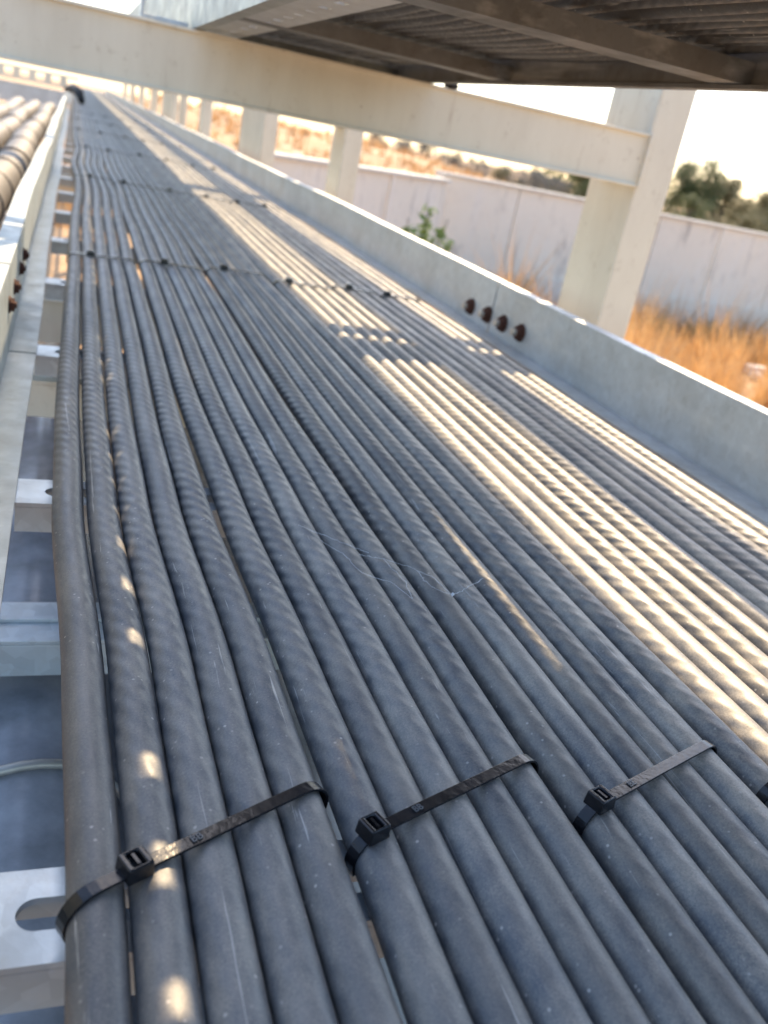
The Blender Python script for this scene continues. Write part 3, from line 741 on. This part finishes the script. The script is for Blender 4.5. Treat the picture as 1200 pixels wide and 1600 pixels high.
# strip added beside the left rail: its slots shape the row of sun spots
s = MB(); y = -3.0; PT = 0.195
x0h, x1h = 0.628, 0.835; hx0, hx1 = 0.732, 0.768
zf = OB+0.016
s.box(x0h, hx0, -3, 60, zf, zf+0.01); s.box(hx1, x1h, -3, 60, zf, zf+0.01)
rh = random.Random(8)
while y < 59.9:
    g_ = rh.uniform(0.04, 0.062)
    s.box(hx0+0.0002, hx1-0.0002, y, y+PT-g_, zf+0.0003, zf+0.0097); y += PT*rh.uniform(0.85, 1.15)
s.build('sunspot_strip', M['galv'], ot)  # pale steel stands in for skylight on the added strip
y = 2.46-1.70*3
while y < 88:
    s = MB(); s.box(0.594, 1.902, y, y+0.010, 0.340, 0.402); s.box(0.594, 1.902, y+0.0102, y+0.145, 0.340, 0.350); s.box(0.594, 1.902, y+0.0102, y+0.05, 0.392, 0.402)
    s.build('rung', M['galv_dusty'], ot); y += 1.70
orr = random.Random(31)
NU = 15
for i in range(NU):
    ph = [orr.uniform(0, 6.28) for _ in range(4)]
    pts = []
    for y in ys_path(-2.5, 88):
        x = 0.868+0.0702*i+0.003*math.sin(y*1.3+ph[0])+0.003*math.sin(y*2.9+ph[1])
        sag = 0.006*math.sin(2*math.pi*(y-2.46)/1.7+1.5)+0.004*math.sin(y*2.2+ph[2])
        pts.append((x, y, 0.447+sag))
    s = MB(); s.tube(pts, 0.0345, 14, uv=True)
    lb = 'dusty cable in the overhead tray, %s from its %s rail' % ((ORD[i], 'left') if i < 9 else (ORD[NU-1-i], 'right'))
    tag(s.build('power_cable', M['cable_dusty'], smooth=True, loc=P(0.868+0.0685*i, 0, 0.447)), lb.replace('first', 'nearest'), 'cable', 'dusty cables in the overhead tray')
# second layer added on top of the first to block the sun
for i in range(NU-2):
    if i in (3, 8, 12): continue
    pts = [(0.91+0.0685*i+0.004*math.sin(y*1.1+i), y, 0.512+0.003*math.sin(y*1.6+i*2)) for y in ys_path(-2.5, 88)[::2]]
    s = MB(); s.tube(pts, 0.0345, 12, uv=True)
    tag(s.build('power_cable', M['cable_dusty'], smooth=True, loc=P(0.91+0.0685*i, 0, 0.51)), 'dusty cable of the second layer added for shade in the overhead tray, %s from the left' % ORD[i], 'cable', 'upper layer of cables added for shade in the overhead tray')
# unseen conduit added overhead to throw the dark band between the two sunlit strips
s = MB(); s.tube([(3.045+0.004*math.sin(y*0.5), y, 1.50) for y in [-6+2*k for k in range(49)]], 0.155, 24)
cdt = tag(s.build('shade_conduit', M['galv'], smooth=True, loc=P(3.1, 3, 1.5)), 'unseen galvanised conduit added high above the trays to cast a shade band, right of the overhead tray', 'conduit')
s = MB(); s.box(2.6, 3.62, 19.2, 19.4, 1.301, 1.343)
tag(s.build('bracket_arm', M['cream'], bevel=0.01), 'cream bracket arm on the broad column carrying the high conduit', 'bracket')
# clamp with studs and a pale plate at the overhead tray's left rail, on the beam
s = MB(); s.box(0.30, 0.54, 5.22, 5.36, 0.324, 0.345); s.box(0.30, 0.318, 5.22, 5.36, 0.3455, 0.60)
tag(s.build('angle_bracket', M['galv_rung'], bevel=0.004), 'pale galvanised angle bracket standing on the beam beside the overhead tray', 'bracket')

# ---------------------------------------------------------------- things under and left of the tray
for (x, lb) in ((-0.06, 'blue grey pipe under the left edge of the tray, wrapped by a wire hoop'), (-0.72, 'blue grey pipe below and left of the tray rail'),
                (0.60, 'blue grey pipe added under the tray to darken cable gaps, second from the left edge of the cables'), (1.26, 'blue grey pipe added under the tray to darken cable gaps, third from the left edge of the cables'), (1.92, 'blue grey pipe added under the right part of the tray to darken cable gaps')):  # pipes right of the hooped one are added to darken the cable gaps
    s = MB(); s.tube([(x, -3, -2.0), (x, 6.4, -2.0), (x, 6.8, -2.15), (x, 7.0, -2.6), (x, 7.0, GZ)], 0.30, 32)
    tag(s.build('service_pipe', M['pipe'], smooth=True), lb, 'pipe', 'blue grey pipes under the tray')
s = MB()
s.tube([(-0.06+0.318*math.cos(t_), 1.98+0.03*math.sin(t_*2), -2.0+0.318*math.sin(t_)) for t_ in [math.pi*2*k/40 for k in range(41)]], 0.013, 8)
tag(s.build('wire_hoop', M['wire'], smooth=True), 'pale wire hoop wound round the pipe under the tray edge', 'wire')
def strut(x0, x1, y0, y1, z0, z1, m, label, nm='support_strut'):
    s = MB(); th = 0.014
    s.box(x0, x1, y0, y1, z1-th, z1); s.box(x0, x1, y0, y0+th, z0, z1-th-0.001); s.box(x0, x1, y1-th, y1, z0, z1-th-0.001)
    s.box(x0, x1, (y0+y1)/2-0.01, (y0+y1)/2+0.01, z1+0.0005, z1+0.012)
    return tag(s.build(nm, m, bevel=0.002), label, 'strut', 'support struts under the tray')
strut(-1.6, 3.3, 2.30, 2.52, -1.62, -1.50, M['galv_rung'], 'pale support strut under the tray, nearest the camera')
strut(-1.6, 3.39, 3.72, 4.22, -1.32, -1.165, M['cream'], 'broad cream support strut under the tray beyond the nearest strut')
strut(-1.6, 3.39, 5.22, 5.42, -1.40, -1.165, M['cream'], 'cream support strut under the tray beneath the long beam')
strut(-1.6, 3.39, 12.3, 12.7, -1.40, -1.165, M['cream'], 'cream support strut under the tray at the second column')
strut(-2.6, 3.39, 26.6, 27.1, -1.40, -1.165, M['cream'], 'cream support strut under the far end of the tray')

# neighbour tray with fat conduits, left of the rail
nb = empty('cable_tray', P(-1.0, 14, -1.3), 'neighbouring tray at the left carrying two fat beige conduits', 'cable tray')
for y in [7.2+1.42*k for k in range(18)]:
    s = MB(); s.box(-2.2, -0.42, y-0.08, y+0.08, -1.36, -1.30); s.build('rung', M['cream'], nb)
zrail(-0.40, 1, -1.02, -1.36, 6, 33.5, 0.03, 0.08).build('side_rail', M['galv'], nb)
zrail(-2.22, -1, -1.02, -1.36, 6, 33.5, 0.05, 0.08).build('side_rail', M['galv'], nb)
for (x, lb) in ((-0.68, 'fat beige conduit at the left, the nearer to the tray rail'), (-1.11, 'fat beige conduit at the left, farther from the tray rail'), (-1.54, 'fat beige conduit at the left, outermost')):
    o = empty('fat_conduit', P(x, 14, -1.15), lb, 'conduit', 'fat beige conduits')
    s = MB(); s.tube([(x+0.03*math.sin(y*0.6+x*9), y, -1.13+0.012*math.sin(y*.9)) for y in [6+0.5*k for k in range(53)]], 0.195, 20); s.build('pipe_wall', M['conduit'], o, smooth=True)
    for y in (7.2, 8.2, 9.3, 10.6, 12.1, 14.2, 16.6, 19.8, 24.0):
        s = MB(); s.tube([(x+0.03*math.sin(y*0.6+x*9), y, -1.13), (x+0.03*math.sin(y*0.6+x*9), y+0.16, -1.13)], 0.212, 20); s.build('clamp_ring', M['conduit'], o, smooth=True)
# side branch at the far left: rail turning away
br = empty('branch_tray', P(-2, 35, -0.9), 'blue grey side branch rail turning off to the left at the far end', 'cable tray')
s = MB()
rail_pts = [(-0.21, 34.05), (-0.23, 34.7), (-0.32, 35.2), (-0.5, 35.5), (-0.8, 35.6), (-7, 35.6)]
for k in range(len(rail_pts)-1):
    (x0, y0), (x1, y1) = rail_pts[k], rail_pts[k+1]
    d = Vector((x1-x0, y1-y0, 0)).normalized(); n = Vector((-d.y, d.x, 0))
    i = len(s.v)
    for z in (-1.25, -0.64):
        for (x, y, t_) in ((x0, y0, 0), (x1, y1, 0), (x1, y1, 0.03), (x0, y0, 0.03)): s.v.append(P(x-n.x*t_, y-n.y*t_, z))
    s.f += [(i+3, i+2, i+1, i), (i+4, i+5, i+6, i+7)]
    for q in range(4): q2 = (q+1) % 4; s.f.append((i+q, i+q2, i+4+q2, i+4+q))
s.build('side_rail', M['galv'], br)
s = MB()
for k in range(len(rail_pts)-1):
    (x0, y0), (x1, y1) = rail_pts[k], rail_pts[k+1]
    d = Vector((x1-x0, y1-y0, 0)).normalized(); n = Vector((-d.y, d.x, 0)); i = len(s.v)
    for z in (-0.638, -0.615):
        for (x, y, t_) in ((x0, y0, -0.04), (x1, y1, -0.04), (x1, y1, 0.14), (x0, y0, 0.14)): s.v.append(P(x-n.x*t_, y-n.y*t_, z))
    s.f += [(i+3, i+2, i+1, i), (i+4, i+5, i+6, i+7)]
    for q in range(4): q2 = (q+1) % 4; s.f.append((i+q, i+q2, i+4+q2, i+4+q))
s.build('top_flange', M['galv_rung'], br)
# slotted cream channel farther back at the left
s = MB()
s.box(-8, 0.2, 44, 44.2, -0.22, -0.12); s.box(-8, 0.2, 44, 44.2, -0.62, -0.50)
x = -8
while x < 0.0: s.box(x, x+0.28, 44.001, 44.199, -0.4995, -0.2205); x += 0.62
tag(s.build('slotted_channel', M['cream']), 'cream slotted channel crossing at the far left behind the branch rail', 'channel')
# black boot where the cables dip away at the far left
s = MB(); s.tube([(0.30, 37.6, -0.85), (0.2, 38.4, -0.6), (0.0, 39.2, -0.5), (-0.25, 39.8, -0.6)], [0.12, 0.17, 0.17, 0.12], 14)
tag(s.build('rubber_boot', M['black'], smooth=True), 'black rubber boot over the cables at the far left end of the tray', 'boot')
